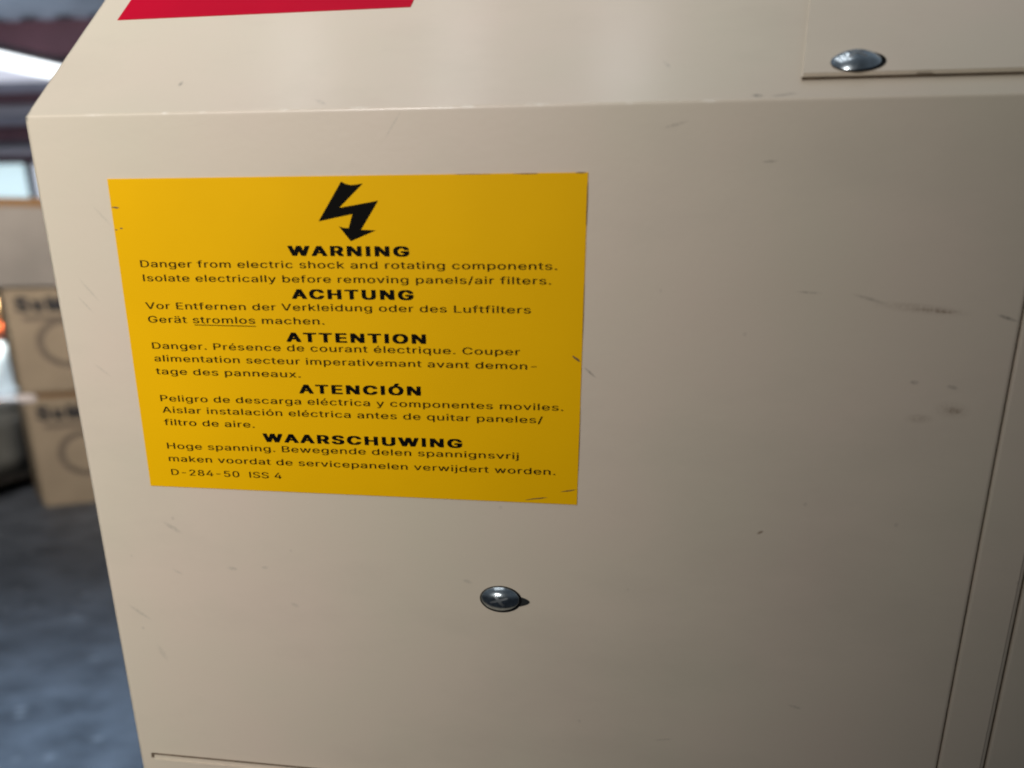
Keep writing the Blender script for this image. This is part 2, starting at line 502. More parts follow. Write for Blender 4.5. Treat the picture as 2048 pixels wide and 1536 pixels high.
# plain sans-serif letter outlines: advance width, then each contour as x, y pairs (thousandths)
GLYPHS = {
    '-': (453, [[337,244,337,188,114,188,114,244]]),
    '.': (188, [[95,-4,83,-3,73,1,63,9,55,18,51,29,50,41,51,53,55,64,63,73,73,81,83,85,95,87,107,85,118,81,128,73,135,64,140,53,141,41,140,29,135,18,128,9,118,1,107,-3]]),
    '/': (249, [[235,533,71,-76,14,-76,178,533]]),
    '0': (453, [[227,-7,191,-3,158,7,130,24,105,48,85,77,69,113,61,138,55,164,51,192,49,222,48,254,49,286,51,316,55,344,61,370,69,395,85,431,106,461,130,484,159,502,191,512,227,516,262,512,295,502,323,484,348,461,368,431,384,395,392,370,398,344,402,316,404,286,405,254,404,222,402,192,398,164,392,138,384,113,368,77,348,48,323,24,295,7,263,-3],[227,50,250,52,271,60,290,74,306,92,320,116,330,144,338,176,342,213,344,254,342,295,338,332,330,365,320,393,306,416,290,435,271,449,250,457,227,460,203,457,182,449,163,435,147,416,134,393,123,365,115,332,111,295,109,254,111,213,115,176,123,144,134,116,147,92,163,74,182,60,203,52]]),
    '2': (453, [[64,0,64,47,234,229,282,282,311,327,320,371,319,389,315,405,308,419,298,431,287,441,273,449,224,460,205,458,188,454,172,447,159,438,148,427,139,413,132,398,128,381,127,362,66,362,68,391,75,418,86,442,102,464,121,482,143,496,168,507,196,513,225,516,254,513,281,507,306,497,328,482,346,465,361,445,372,423,379,398,381,372,371,318,336,259,267,180,153,60,153,57,389,57,389,0]]),
    '4': (453, [[40,105,40,158,247,509,311,509,109,166,109,163,413,163,413,105],[282,0,282,121,282,146,282,318,343,318,343,0]]),
    '5': (453, [[221,-7,192,-5,165,1,140,11,118,25,99,41,83,60,71,82,63,105,60,130,122,130,125,115,130,102,138,89,173,60,221,50,241,51,259,56,276,64,291,75,304,89,314,104,322,122,326,141,328,162,326,183,321,203,314,221,303,237,290,251,275,262,257,270,238,275,218,277,167,268,128,246,67,253,96,509,366,509,366,452,151,452,134,301,136,301,178,325,229,334,252,332,274,328,294,321,313,311,330,299,345,285,358,269,370,251,379,231,386,210,390,187,391,163,388,132,381,102,369,76,352,52,332,32,309,15,282,3,253,-4]]),
    '8': (453, [[226,-7,193,-5,163,1,136,11,111,25,91,42,74,62,62,84,54,109,52,135,53,156,58,176,65,195,75,212,87,228,101,241,117,252,134,260,153,265,153,267,129,276,109,289,93,308,80,330,73,354,70,380,73,405,79,429,90,450,106,469,124,485,146,498,170,508,197,514,226,516,255,514,282,508,306,498,328,485,346,469,361,450,373,429,379,405,382,380,379,354,372,330,359,308,343,289,323,276,300,267,300,265,319,260,335,252,351,241,365,228,377,212,387,195,395,176,399,156,401,135,398,109,391,84,378,62,362,42,341,25,317,11,289,1,259,-5],[226,49,248,50,267,54,285,60,300,69,313,79,323,91,331,106,335,121,337,139,335,157,330,173,322,189,312,202,298,213,283,223,265,230,247,234,226,235,206,234,187,230,169,223,154,213,140,202,130,189,122,173,117,157,115,139,117,121,121,106,129,91,139,79,152,69,167,60,185,54,205,50],[226,290,274,300,287,308,298,318,307,330,314,344,318,359,319,376,318,392,314,407,308,420,299,432,288,442,275,449,226,460,177,449,164,442,153,432,145,420,138,407,134,392,133,376,134,359,138,344,145,330,154,318,165,308,178,300]]),
    'A': (480, [[16,0,201,509,276,509,463,0,395,0,287,302,264,372,232,478,245,478,213,371,191,302,85,0],[110,142,110,199,370,199,370,142]]),
    'B': (456, [[60,0,60,509,241,509,274,507,304,501,329,491,350,477,367,461,381,442,390,421,396,398,398,374,397,353,393,336,387,320,356,286,315,267,315,262,331,260,347,254,363,245,378,234,391,220,402,203,411,184,416,161,418,136,416,111,410,88,400,67,386,48,368,31,344,18,317,8,284,2,247,0],[125,57,245,57,281,60,309,67,330,80,344,96,353,115,355,137,354,153,350,169,342,184,333,197,320,209,306,218,289,225,269,229,248,231,125,231],[125,285,238,285,288,296,302,304,314,314,323,326,330,340,335,355,336,372,333,393,326,412,313,429,294,442,270,449,240,452,125,452]]),
    'C': (510, [[267,-7,242,-6,217,-2,194,5,171,13,150,25,131,39,113,55,97,73,82,93,70,115,59,140,51,166,45,193,41,223,40,254,41,285,45,315,51,343,59,369,70,393,82,415,97,436,113,454,131,470,150,484,171,495,194,504,217,510,242,514,267,516,340,504,362,496,383,485,402,471,419,456,435,438,448,418,459,397,467,373,473,348,408,348,389,395,357,428,315,449,267,456,237,453,209,445,184,432,161,414,141,391,125,364,113,332,106,295,103,254,106,213,113,177,125,145,141,117,161,94,184,76,210,63,237,56,267,53,315,60,357,81,389,114,408,160,473,160,467,135,459,112,448,91,435,71,420,53,402,38,383,24,363,13,341,5,317,-2,293,-6]]),
    'D': (502, [[219,0,96,0,96,57,215,57,254,60,288,68,318,81,343,99,363,122,379,149,390,181,397,216,399,255,397,294,390,329,379,361,364,388,344,410,320,428,291,441,258,449,221,452,93,452,93,509,225,509,254,507,281,504,307,498,331,489,353,478,385,455,412,426,433,391,444,367,451,342,457,315,460,286,462,255,460,224,457,195,451,168,443,142,433,119,421,97,406,77,390,60,371,44,351,31,328,20,303,11,277,5,249,1],[125,509,125,0,60,0,60,509]]),
    'E': (419, [[60,0,60,509,372,509,372,452,125,452,125,286,355,286,355,229,125,229,125,57,375,57,375,0]]),
    'G': (520, [[269,-7,242,-6,217,-2,193,5,171,14,149,25,130,39,112,55,96,73,82,93,69,116,59,140,51,166,45,194,41,223,40,254,41,285,45,315,51,343,59,369,69,393,82,415,96,436,112,454,129,470,149,484,170,495,192,504,215,510,239,514,265,516,291,514,316,510,340,504,363,494,384,483,403,469,421,453,436,436,449,416,460,395,468,373,474,349,408,349,387,393,356,427,315,448,265,456,236,453,209,445,183,432,160,414,141,392,125,364,113,332,106,295,103,254,106,213,113,177,125,145,141,117,161,95,184,76,210,63,238,56,269,53,296,55,322,61,345,71,365,85,382,102,396,123,407,147,413,173,415,202,434,199,283,199,283,256,478,256,478,200,475,160,466,124,451,91,431,62,406,38,377,19,344,5,308,-4]]),
    'H': (517, [[60,0,60,509,125,509,125,289,392,289,392,509,457,509,457,0,392,0,392,232,125,232,125,0]]),
    'I': (184, [[60,0,60,509,124,509,124,0]]),
    'L': (393, [[60,0,60,509,125,509,125,57,361,57,361,0]]),
    'M': (628, [[60,0,60,509,152,509,277,187,287,159,299,123,311,84,322,49,307,49,318,83,330,121,342,158,352,187,476,509,568,509,568,0,504,0,504,291,504,327,505,369,506,413,507,457,513,457,498,409,482,363,467,322,456,291,342,0,286,0,170,291,159,321,145,361,129,408,112,457,119,457,120,416,121,372,122,328,122,291,122,0]]),
    'N': (523, [[60,0,60,509,136,509,343,183,363,151,388,107,414,55,405,54,401,108,399,157,399,195,399,509,463,509,463,0,387,0,202,290,177,331,148,381,108,452,119,454,122,384,124,328,125,291,125,0]]),
    'O': (533, [[267,-7,241,-6,217,-2,194,5,171,13,150,25,131,39,113,55,97,73,82,93,70,115,59,140,51,166,45,193,41,223,40,254,41,285,45,315,51,343,59,369,70,393,82,415,97,436,113,454,131,470,150,484,171,495,194,504,217,510,241,514,267,516,293,514,317,510,340,504,363,495,384,484,403,470,421,454,437,436,451,415,464,393,474,369,482,343,488,315,492,285,493,254,492,223,488,193,482,166,474,140,464,115,451,93,437,73,421,55,403,39,384,25,363,13,340,5,317,-2,293,-6],[267,53,296,55,324,63,349,76,372,94,392,116,408,144,420,176,428,213,430,254,428,295,420,332,408,365,392,392,372,415,349,433,324,446,296,453,267,456,237,453,210,445,184,433,161,415,142,392,125,364,113,332,106,295,103,254,106,213,113,176,125,144,142,117,161,94,184,76,210,63,237,55]]),
    'P': (445, [[60,0,60,509,235,509,272,506,305,499,332,487,356,471,375,452,390,430,400,404,407,377,409,348,407,318,400,291,390,265,375,243,356,223,332,207,305,195,272,188,235,186,125,186,125,0],[125,242,233,242,257,244,279,248,297,256,312,266,324,279,333,294,339,310,343,328,344,348,343,367,339,385,333,402,324,416,312,428,297,439,279,446,257,451,232,452,125,452]]),
    'R': (449, [[60,0,60,509,236,509,273,506,305,500,333,489,356,473,376,455,390,433,401,408,407,381,409,352,407,323,401,296,390,271,376,250,356,232,333,217,305,206,273,200,236,198,125,198,125,0],[125,255,234,255,258,256,280,260,298,267,313,276,325,287,334,300,340,316,344,333,345,352,344,371,340,389,334,405,325,419,313,430,298,440,279,446,258,451,233,452,125,452],[353,0,230,229,303,229,428,0]]),
    'S': (447, [[224,-9,188,-7,156,-1,128,9,102,23,81,40,64,60,51,83,42,109,38,137,104,137,108,118,114,102,123,88,136,76,150,66,166,59,224,49,246,50,267,54,286,60,303,69,317,79,329,92,338,106,344,122,346,139,344,154,340,168,332,179,296,205,245,222,184,239,145,253,112,269,86,289,67,313,56,341,52,372,54,400,62,425,75,448,92,468,113,484,138,498,165,508,195,514,227,516,259,514,289,508,316,498,340,484,360,468,377,449,390,427,398,403,401,378,337,378,332,402,320,421,302,437,280,449,254,456,225,459,204,457,185,454,167,448,152,440,139,430,129,418,121,405,117,391,115,376,117,359,122,345,131,334,169,308,212,293,264,279,312,264,359,238,395,198,402,180,407,161,408,139,406,112,399,87,386,64,370,43,349,25,323,11,294,0,261,-7]]),
    'T': (449, [[32,452,32,509,417,509,417,452,257,452,257,0,193,0,193,452]]),
    'U': (517, [[259,-8,220,-6,186,2,154,15,126,33,103,55,85,80,71,108,63,140,60,173,60,509,124,509,124,178,126,155,132,133,141,113,153,95,169,80,187,68,208,59,232,53,259,52,285,53,309,59,331,68,349,80,364,95,377,113,385,133,391,155,393,178,393,509,457,509,457,173,454,140,446,108,433,80,414,55,391,33,363,15,332,2,297,-6]]),
    'V': (480, [[204,0,16,509,84,509,192,206,215,137,248,31,235,31,267,138,290,206,395,509,463,509,278,0]]),
    'W': (686, [[155,0,16,509,82,509,192,94,306,509,380,509,493,94,603,509,670,509,530,0,455,0,343,400,230,0]]),
    'a': (389, [[160,-9,137,-7,115,-3,94,5,76,15,60,29,48,45,38,63,32,84,30,108,32,128,36,146,43,161,53,174,64,184,78,193,125,211,178,220,234,227,265,235,271,240,274,246,276,255,276,257,267,297,240,322,196,331,149,322,118,301,100,274,41,291,51,313,64,331,79,346,95,358,114,368,133,375,194,384,239,379,286,360,300,350,312,336,322,320,330,301,335,278,337,251,337,0,277,0,277,52,272,52,252,25,215,1],[170,45,192,47,211,51,228,59,242,68,254,80,263,93,270,108,274,122,276,138,276,190,259,182,231,176,200,171,175,168,134,159,103,139,97,130,93,118,92,105,102,72,130,52]]),
    'b': (424, [[229,-8,208,-7,189,-3,172,4,138,31,118,59,112,59,112,0,53,0,53,509,114,509,114,319,118,319,137,346,171,373,188,379,207,383,229,384,259,382,287,374,313,361,335,342,354,320,370,293,381,261,388,227,390,189,388,151,381,116,370,84,355,57,336,34,313,16,288,3,260,-6],[220,47,242,49,262,55,279,66,294,80,306,97,316,117,323,139,327,163,328,189,327,215,323,239,316,261,307,281,295,298,280,311,262,322,243,328,220,330,198,328,178,322,161,312,147,299,134,282,125,263,118,241,114,216,113,189,114,162,118,138,125,115,135,95,147,78,162,65,179,55,198,49]]),
    'c': (396, [[207,-8,174,-5,144,3,117,16,93,35,72,58,56,85,44,116,37,150,34,187,37,225,44,260,56,291,72,318,93,341,117,360,144,374,174,382,207,384,260,377,305,356,340,322,362,277,303,262,290,289,270,311,242,325,207,330,184,328,163,321,145,310,130,296,118,278,108,258,102,236,98,212,96,187,98,163,102,139,108,117,118,97,130,80,145,66,163,55,184,49,207,46,243,52,271,66,292,89,304,117,363,102,341,56,306,21,261,-1]]),
    'd': (424, [[195,-8,165,-6,137,3,111,16,89,34,70,57,55,84,43,116,36,151,34,189,36,227,43,261,55,293,70,320,89,342,112,361,137,374,165,382,196,384,218,383,237,379,253,373,287,346,306,319,311,319,311,509,372,509,372,0,313,0,313,59,307,59,287,31,252,4,236,-3,217,-7],[205,47,226,49,246,55,263,65,278,78,290,95,299,115,306,138,310,162,312,189,310,216,306,241,300,263,290,282,278,299,263,312,246,322,227,328,205,330,182,328,162,322,145,311,130,298,118,281,108,261,102,239,98,215,96,189,98,163,102,139,109,117,118,97,130,80,145,66,162,55,182,49]]),
    'e': (404, [[212,-8,177,-5,145,3,117,16,92,35,72,58,56,85,44,116,37,150,34,187,36,224,44,258,55,290,71,317,91,340,115,359,142,373,172,382,205,384,266,374,285,366,303,355,319,341,334,324,347,305,357,282,365,256,370,227,371,194,371,169,75,169,75,221,338,221,310,202,308,226,304,248,298,269,288,286,277,301,263,314,246,323,227,328,205,330,183,328,164,323,146,313,131,301,119,286,109,270,102,251,97,231,96,211,96,178,98,151,102,127,110,106,121,88,135,73,151,61,169,53,190,48,212,46,254,53,285,73,306,105,365,91,358,72,348,55,335,39,320,26,302,14,283,4,261,-3,237,-7]]),
    'f': (254, [[228,379,228,327,6,327,6,379],[81,0,81,432,82,452,87,470,96,486,107,499,120,510,135,519,187,530,222,527,243,521,227,468,215,472,195,474,178,472,164,468,154,460,147,449,143,435,142,419,142,0]]),
    'g': (425, [[207,-151,180,-149,156,-146,134,-140,82,-110,51,-69,101,-41,122,-66,154,-88,207,-97,236,-95,261,-87,282,-75,298,-58,308,-34,311,-6,311,68,306,68,287,41,252,16,236,10,217,6,195,5,165,7,138,14,113,27,90,43,71,65,55,90,43,120,36,154,34,191,36,229,43,263,55,293,71,320,90,342,112,361,138,374,166,382,196,384,218,383,237,379,253,373,288,346,308,319,313,319,313,379,372,379,372,-9,370,-40,363,-67,350,-90,334,-109,314,-124,291,-136,265,-144,237,-149],[205,59,227,61,246,66,264,75,278,87,290,103,300,121,307,142,311,166,312,193,311,219,307,242,300,264,291,283,279,299,264,312,247,322,227,328,205,330,182,328,163,322,145,312,130,298,118,282,109,262,102,241,98,218,96,193,98,167,102,144,109,123,118,104,131,88,145,76,163,66,183,61]]),
    'h': (410, [[114,227,114,0,53,0,53,509,114,509,114,287,102,287,116,319,132,344,152,362,175,374,200,382,227,384,252,383,275,377,295,369,313,356,328,340,341,321,350,298,355,271,357,240,357,0,296,0,296,235,293,263,286,286,273,304,256,318,235,326,210,329,192,328,176,324,161,317,147,308,136,297,126,283,119,266,115,248]]),
    'i': (167, [[53,0,53,379,114,379,114,0],[84,443,73,444,63,448,54,455,47,463,43,472,41,483,43,494,47,504,54,512,63,518,73,522,84,524,95,522,105,518,114,512,121,504,125,494,126,483,125,472,121,463,114,455,105,448,95,444]]),
    'j': (167, [[53,379,114,379,114,-30,112,-52,108,-72,102,-90,92,-106,80,-119,65,-129,47,-137,27,-141,4,-143,-10,-143,-10,-87,2,-87,18,-85,31,-80,40,-72,47,-61,51,-46,53,-29],[83,443,72,444,62,448,53,455,47,463,42,472,41,483,42,494,47,504,53,512,62,518,72,522,83,524,95,522,105,518,114,512,120,504,125,494,126,483,125,472,120,463,114,455,105,448,95,444]]),
    'k': (381, [[110,137,110,212,121,212,284,379,360,379,184,199,177,199],[53,0,53,509,114,509,114,0],[294,0,148,186,191,229,372,0]]),
    'l': (167, [[53,0,53,509,114,509,114,0]]),
    'm': (610, [[53,0,53,379,112,379,112,295,108,295,114,314,122,331,132,346,172,376,219,386,245,383,268,375,287,361,303,342,314,320,321,295,312,295,318,312,326,329,337,343,381,375,437,386,458,385,478,380,497,372,514,361,529,346,541,328,550,307,555,283,557,255,557,0,496,0,496,254,493,279,485,298,473,313,456,323,438,329,419,330,402,329,387,326,374,320,345,290,335,247,335,0,274,0,274,260,272,280,265,297,253,311,238,322,220,328,199,330,158,320,145,312,135,302,126,289,119,274,115,257,114,238,114,0]]),
    'n': (410, [[114,227,114,0,53,0,53,379,112,379,112,287,102,287,116,319,132,344,152,362,175,374,200,382,227,384,252,383,275,377,295,369,313,356,328,340,341,321,350,298,355,271,357,240,357,0,296,0,296,235,293,263,286,286,273,304,256,318,235,326,210,329,192,328,176,324,161,317,147,308,136,297,126,283,119,266,115,248]]),
    'o': (415, [[207,-8,174,-5,144,3,117,16,93,35,72,58,56,85,44,116,37,150,34,187,37,225,44,260,56,291,72,318,93,341,117,360,144,374,174,382,207,384,241,382,271,374,299,360,323,341,343,318,359,291,371,260,379,225,381,187,379,150,371,116,359,85,343,58,323,35,299,16,271,3,241,-5],[207,46,231,49,252,55,270,66,285,80,298,97,307,117,314,139,318,163,319,187,318,212,314,236,307,258,298,278,285,296,270,310,252,321,231,328,207,330,184,328,163,321,145,310,130,296,118,278,108,258,102,236,98,212,96,187,98,163,102,139,108,117,118,97,130,80,145,66,163,55,184,49]]),
    'p': (424, [[53,-143,53,379,112,379,112,319,118,319,137,346,171,373,188,379,207,383,229,384,259,382,287,374,313,361,335,342,354,320,370,293,381,261,388,227,390,189,388,151,381,116,370,84,355,57,336,34,313,16,288,3,260,-6,229,-8,208,-7,189,-3,173,4,138,31,118,59,114,59,114,-143],[220,47,242,49,262,55,279,66,294,80,306,97,316,117,323,139,327,163,328,189,327,215,323,239,316,261,307,281,295,298,280,311,262,322,243,328,220,330,198,328,178,322,161,312,147,299,134,282,125,263,118,241,114,216,113,189,114,162,118,138,125,115,135,95,147,78,162,65,179,55,198,49]]),
    'q': (424, [[372,-143,311,-143,311,59,306,59,287,31,252,4,236,-3,217,-7,195,-8,165,-6,137,3,111,16,89,34,70,57,55,84,43,116,36,151,34,189,36,227,43,261,55,293,70,320,89,342,112,361,137,374,165,382,196,384,218,383,237,379,253,373,287,346,307,319,313,319,313,379,372,379],[205,47,226,49,246,55,263,65,278,78,290,95,299,115,306,138,310,162,312,189,310,216,306,241,300,263,290,282,278,299,263,312,246,322,227,328,205,330,182,328,162,322,145,311,130,298,118,281,108,261,102,239,98,215,96,189,98,163,102,139,109,117,118,97,130,80,145,66,162,55,182,49]]),
    'r': (259, [[53,0,53,379,112,379,112,321,115,321,124,339,137,354,152,367,171,377,191,383,213,385,229,384,243,384,243,322,230,324,207,326,190,324,174,321,159,315,146,306,135,296,126,284,119,269,115,254,114,237,114,0]]),
    's': (365, [[182,-8,157,-7,133,-3,112,3,93,12,76,24,62,38,50,54,41,73,36,94,94,107,101,87,111,72,124,60,141,52,160,47,181,45,206,47,227,53,244,62,258,74,265,88,268,103,266,115,262,126,254,136,243,144,229,150,212,155,149,170,118,180,92,192,72,208,58,227,50,249,47,274,49,295,55,314,65,332,79,347,95,360,115,370,137,378,161,383,187,384,212,383,234,379,254,372,271,363,286,352,299,339,324,290,268,277,262,291,254,304,243,316,228,325,210,331,187,333,166,331,147,326,131,317,119,305,111,292,109,277,110,264,115,253,124,243,172,223,229,209,261,200,287,187,306,171,320,153,328,131,331,107,329,85,323,65,312,47,298,31,281,18,260,6,236,-2,210,-7]]),
    't': (227, [[204,379,204,327,6,327,6,379],[65,471,126,471,126,98,127,83,130,70,136,61,144,55,156,51,170,50,185,51,202,54,213,2,192,-3,168,-4,138,-1,113,7,92,21,77,41,68,64,65,93]]),
    'u': (410, [[182,-5,158,-3,135,2,115,11,97,23,82,39,69,59,60,82,54,109,53,139,53,379,114,379,114,144,116,117,124,94,137,75,154,61,175,53,200,50,218,51,234,55,249,62,263,71,274,83,283,97,290,113,295,132,296,153,296,379,357,379,357,0,298,0,298,92,307,92,294,60,277,35,257,17,234,5,209,-3]]),
    'v': (389, [[163,0,17,379,84,379,165,155,187,87,206,21,184,21,203,87,224,155,305,379,371,379,226,0]]),
    'w': (567, [[138,0,23,379,87,379,133,214,154,137,175,41,165,41,186,135,206,214,252,379,316,379,362,214,382,136,402,41,391,41,413,135,434,214,480,379,545,379,429,0,368,0,319,172,305,225,291,280,277,338,291,338,277,280,263,225,248,172,199,0]]),
    'x': (379, [[21,0,171,218,171,171,29,379,100,379,147,306,179,253,207,206,175,206,202,253,233,306,282,379,352,379,209,169,209,214,358,0,287,0,231,85,200,136,173,182,205,182,178,136,148,85,91,0]]),
    'y': (389, [[47,-139,61,-86,71,-87,104,-89,130,-74,151,-36,163,-1,17,379,84,379,165,155,187,87,206,21,184,21,202,87,224,155,305,379,371,379,204,-58,177,-107,139,-136,91,-145,65,-143]]),
    'Ó': (533, [[267,-7,241,-6,217,-2,194,5,171,13,150,25,131,39,113,55,97,73,82,93,70,115,59,140,51,166,45,193,41,223,40,254,41,285,45,315,51,343,59,369,70,393,82,415,97,436,113,454,131,470,150,484,171,495,194,504,217,510,241,514,267,516,293,514,317,510,340,504,363,495,384,484,403,470,421,454,437,436,451,415,464,393,474,369,482,343,488,315,492,285,493,254,492,223,488,193,482,166,474,140,464,115,451,93,437,73,421,55,403,39,384,25,363,13,340,5,317,-2,293,-6],[267,53,296,55,324,63,349,76,372,94,392,116,408,144,420,176,428,213,430,254,428,295,420,332,408,365,392,392,372,415,349,433,324,446,296,453,267,456,237,453,210,445,184,433,161,415,142,392,125,364,113,332,106,295,103,254,106,213,113,176,125,144,142,117,161,94,184,76,210,63,237,55],[240,558,288,659,356,659,290,558]]),
    'ä': (389, [[160,-9,137,-7,115,-3,94,5,76,15,60,29,48,45,38,63,32,84,30,108,32,128,36,146,43,161,53,174,64,184,78,193,125,211,178,220,234,227,265,235,271,240,274,246,276,255,276,257,267,297,240,322,196,331,149,322,118,301,100,274,41,291,51,313,64,331,79,346,95,358,114,368,133,375,194,384,239,379,286,360,300,350,312,336,322,320,330,301,335,278,337,251,337,0,277,0,277,52,272,52,252,25,215,1],[170,45,192,47,211,51,228,59,242,68,254,80,263,93,270,108,274,122,276,138,276,190,259,182,231,176,200,171,175,168,134,159,103,139,97,130,93,118,92,105,102,72,130,52],[261,443,251,444,241,448,233,455,226,463,222,472,221,483,222,494,226,503,233,512,241,518,251,522,261,523,272,522,281,518,290,512,296,503,300,494,301,483,300,472,296,463,290,455,281,448,272,444],[117,443,107,444,97,448,89,455,82,463,78,472,77,483,78,494,82,503,89,512,97,518,107,522,117,523,128,522,138,518,146,512,152,503,156,494,158,483,156,472,152,463,146,455,138,448,128,444]]),
    'é': (404, [[212,-8,177,-5,145,3,117,16,92,35,72,58,56,85,44,116,37,150,34,187,36,224,44,258,55,290,71,317,91,340,115,359,142,373,172,382,205,384,266,374,285,366,303,355,319,341,334,324,347,305,357,282,365,256,370,227,371,194,371,169,75,169,75,221,338,221,310,202,308,226,304,248,298,269,288,286,277,301,263,314,246,323,227,328,205,330,183,328,164,323,146,313,131,301,119,286,109,270,102,251,97,231,96,211,96,178,98,151,102,127,110,106,121,88,135,73,151,61,169,53,190,48,212,46,254,53,285,73,306,105,365,91,358,72,348,55,335,39,320,26,302,14,283,4,261,-3,237,-7],[177,429,225,529,293,529,227,429]]),
    'ó': (415, [[207,-8,174,-5,144,3,117,16,93,35,72,58,56,85,44,116,37,150,34,187,37,225,44,260,56,291,72,318,93,341,117,360,144,374,174,382,207,384,241,382,271,374,299,360,323,341,343,318,359,291,371,260,379,225,381,187,379,150,371,116,359,85,343,58,323,35,299,16,271,3,241,-5],[207,46,231,49,252,55,270,66,285,80,298,97,307,117,314,139,318,163,319,187,318,212,314,236,307,258,298,278,285,296,270,310,252,321,231,328,207,330,184,328,163,321,145,310,130,296,118,278,108,258,102,236,98,212,96,187,98,163,102,139,108,117,118,97,130,80,145,66,163,55,184,49],[181,429,228,529,297,529,231,429]]),
}
SPACE = 188


def loop_groups(loops):
    """outer contours, each with its own holes, so that overlapping strokes of a letter stay solid"""
    pts = [[(l[i], l[i + 1]) for i in range(0, len(l), 2)] for l in loops]
    areas = [sum(p[i][0] * p[(i + 1) % len(p)][1] - p[(i + 1) % len(p)][0] * p[i][1] for i in range(len(p))) for p in pts]
    sign = areas[max(range(len(areas)), key=lambda i: abs(areas[i]))]
    outs = [[p] for p, a in zip(pts, areas) if a * sign > 0]
    for p, a in zip(pts, areas):
        if a * sign > 0:
            continue
        x, y = p[0]
        for g in outs:
            q, inside = g[0], False
            for i in range(len(q)):
                (ax, ay), (bx, by) = q[i], q[(i + 1) % len(q)]
                if (ay > y) != (by > y) and x < ax + (y - ay) * (bx - ax) / (by - ay):
                    inside = not inside
            if inside:
                g.append(p)
                break
    return outs


def text_bm(body, bold=0.0, spacing=0.0):
    """bold lettering is thickened by fusing shifted copies of each outline"""
    layers, x = {}, 0
    for ch in body:
        if ch == " ":
            x += SPACE + spacing * 1000
            continue
        adv, loops = GLYPHS[ch]
        for k, g in enumerate(loop_groups(loops)):
            layers.setdefault(k, []).extend([[((x + u) / 1000, v / 1000) for u, v in p] for p in g])
        x += adv + spacing * 1000
    bm = bmesh.new()
    for k, loops in layers.items():
        c = bpy.data.curves.new("lettering", "CURVE")
        c.dimensions = "2D"
        c.fill_mode = "BOTH"
        for p in loops:
            sp = c.splines.new("POLY")
            sp.points.add(len(p) - 1)
            for i, (u, v) in enumerate(p):
                sp.points[i].co = (u, v, 0, 1)
            sp.use_cyclic_u = True
        o = bpy.data.objects.new("lettering", c)
        COL.objects.link(o)
        bpy.context.view_layer.update()
        me = bpy.data.meshes.new_from_object(o.evaluated_get(bpy.context.evaluated_depsgraph_get()))
        bpy.data.objects.remove(o)
        bpy.data.curves.remove(c)
        for v in me.vertices:
            v.co.z = k * 0.3
        bm.from_mesh(me)
        bpy.data.meshes.remove(me)
    if bold:
        src = bm.faces[:]
        k = 0
        for fx in ((-1, -0.4, 0.4, 1) if bold > 0.02 else (-1, 1)):
            for fy in ((-1, 1) if bold > 0.02 else (0,)):
                k += 1
                d = bmesh.ops.duplicate(bm, geom=src)
                for v in d["geom"]:
                    if isinstance(v, bmesh.types.BMVert):
                        v.co += Vector((fx * bold, fy * bold * 0.45, k))
    return bm


def bounds(bm):
    xs = [v.co.x for v in bm.verts]
    zs = [v.co.y for v in bm.verts]
    return min(xs), max(xs), min(zs), max(zs)


def place_text(bm, x0, x1, zbase, cap, y, dz=0.0, capref=None):
    """lettering laid on a front-facing plane: left/right ends, baseline, capital height"""
    a, b, lo, hi = bounds(bm)
    k = (x1 - x0) / (b - a)
    q = cap / capref
    for v in bm.verts:
        t = (v.co.x - a) * k
        v.co = Vector((x0 + t, y - v.co.z * 3e-6, zbase + v.co.y * q + dz * t / (x1 - x0)))
    return bm


CAP = bounds(text_bm("H"))[3]


def ring_bm(cx, cz, r0, r1, y, n=40, sx=1.0):
    bm = bmesh.new()
    A = [bm.verts.new((cx + sx * r0 * math.cos(i * 2 * math.pi / n), y, cz + r0 * math.sin(i * 2 * math.pi / n))) for i in range(n)]
    B = [bm.verts.new((cx + sx * r1 * math.cos(i * 2 * math.pi / n), y, cz + r1 * math.sin(i * 2 * math.pi / n))) for i in range(n)]
    for i in range(n):
        j = (i + 1) % n
        bm.faces.new((A[i], A[j], B[j], B[i]))
    return bm


RZ = math.radians(40)


def carton(label, loc, w, d, h, material, logo=True, tape=False, foam=False, group="cartons stacked at the left"):
    """origin at the front left bottom corner"""
    t = thing("cardboard_box", label, "box", loc, RZ, group)
    local(finish("carton", box_bm(0, w, 0, d, 0, h, 0.006), material), t)
    if logo:
        bm = place_text(text_bm("SuMI", 0.065, 0.12), 0.045, 0.31, h - 0.100, 0.060, -0.002, capref=CAP)
        local(finish("logo", bm, M_PRINT), t)
        local(finish("printed_line", box_bm(0.07, 0.50, -0.0015, -0.0005, h - 0.145, h - 0.122), M_PRINT2), t)
        local(finish("printed_ring", ring_bm(0.25, h * 0.48, 0.085, 0.112, -0.002, sx=1.25), M_PRINT2), t)
    if tape:
        local(finish("packing_tape", box_bm(-0.001, w + 0.001, -0.0015, 0.03, h - 0.035, h + 0.0015), M_TAPE), t)
    if foam:
        local(finish("corner_foam", box_bm(-0.03, 0.06, -0.012, 0.06, h - 0.014, h + 0.020, 0.01), M_FOAM), t)
    return t


carton("lowest brown printed carton standing on the dark floor with foam on its corner", (-3.66, 4.55, 0.0), 0.85, 0.40, 0.530, M_CARTON, foam=True)
carton("middle brown printed carton with a ring mark between two others", (-3.66, 4.55, 0.555), 0.85, 0.40, 0.475, M_CARTON)
carton("topmost plain greyish carton with brown tape along its upper edge", (-3.86, 4.36, 1.035), 1.05, 0.62, 0.375, M_CARTON2, logo=False, tape=True)
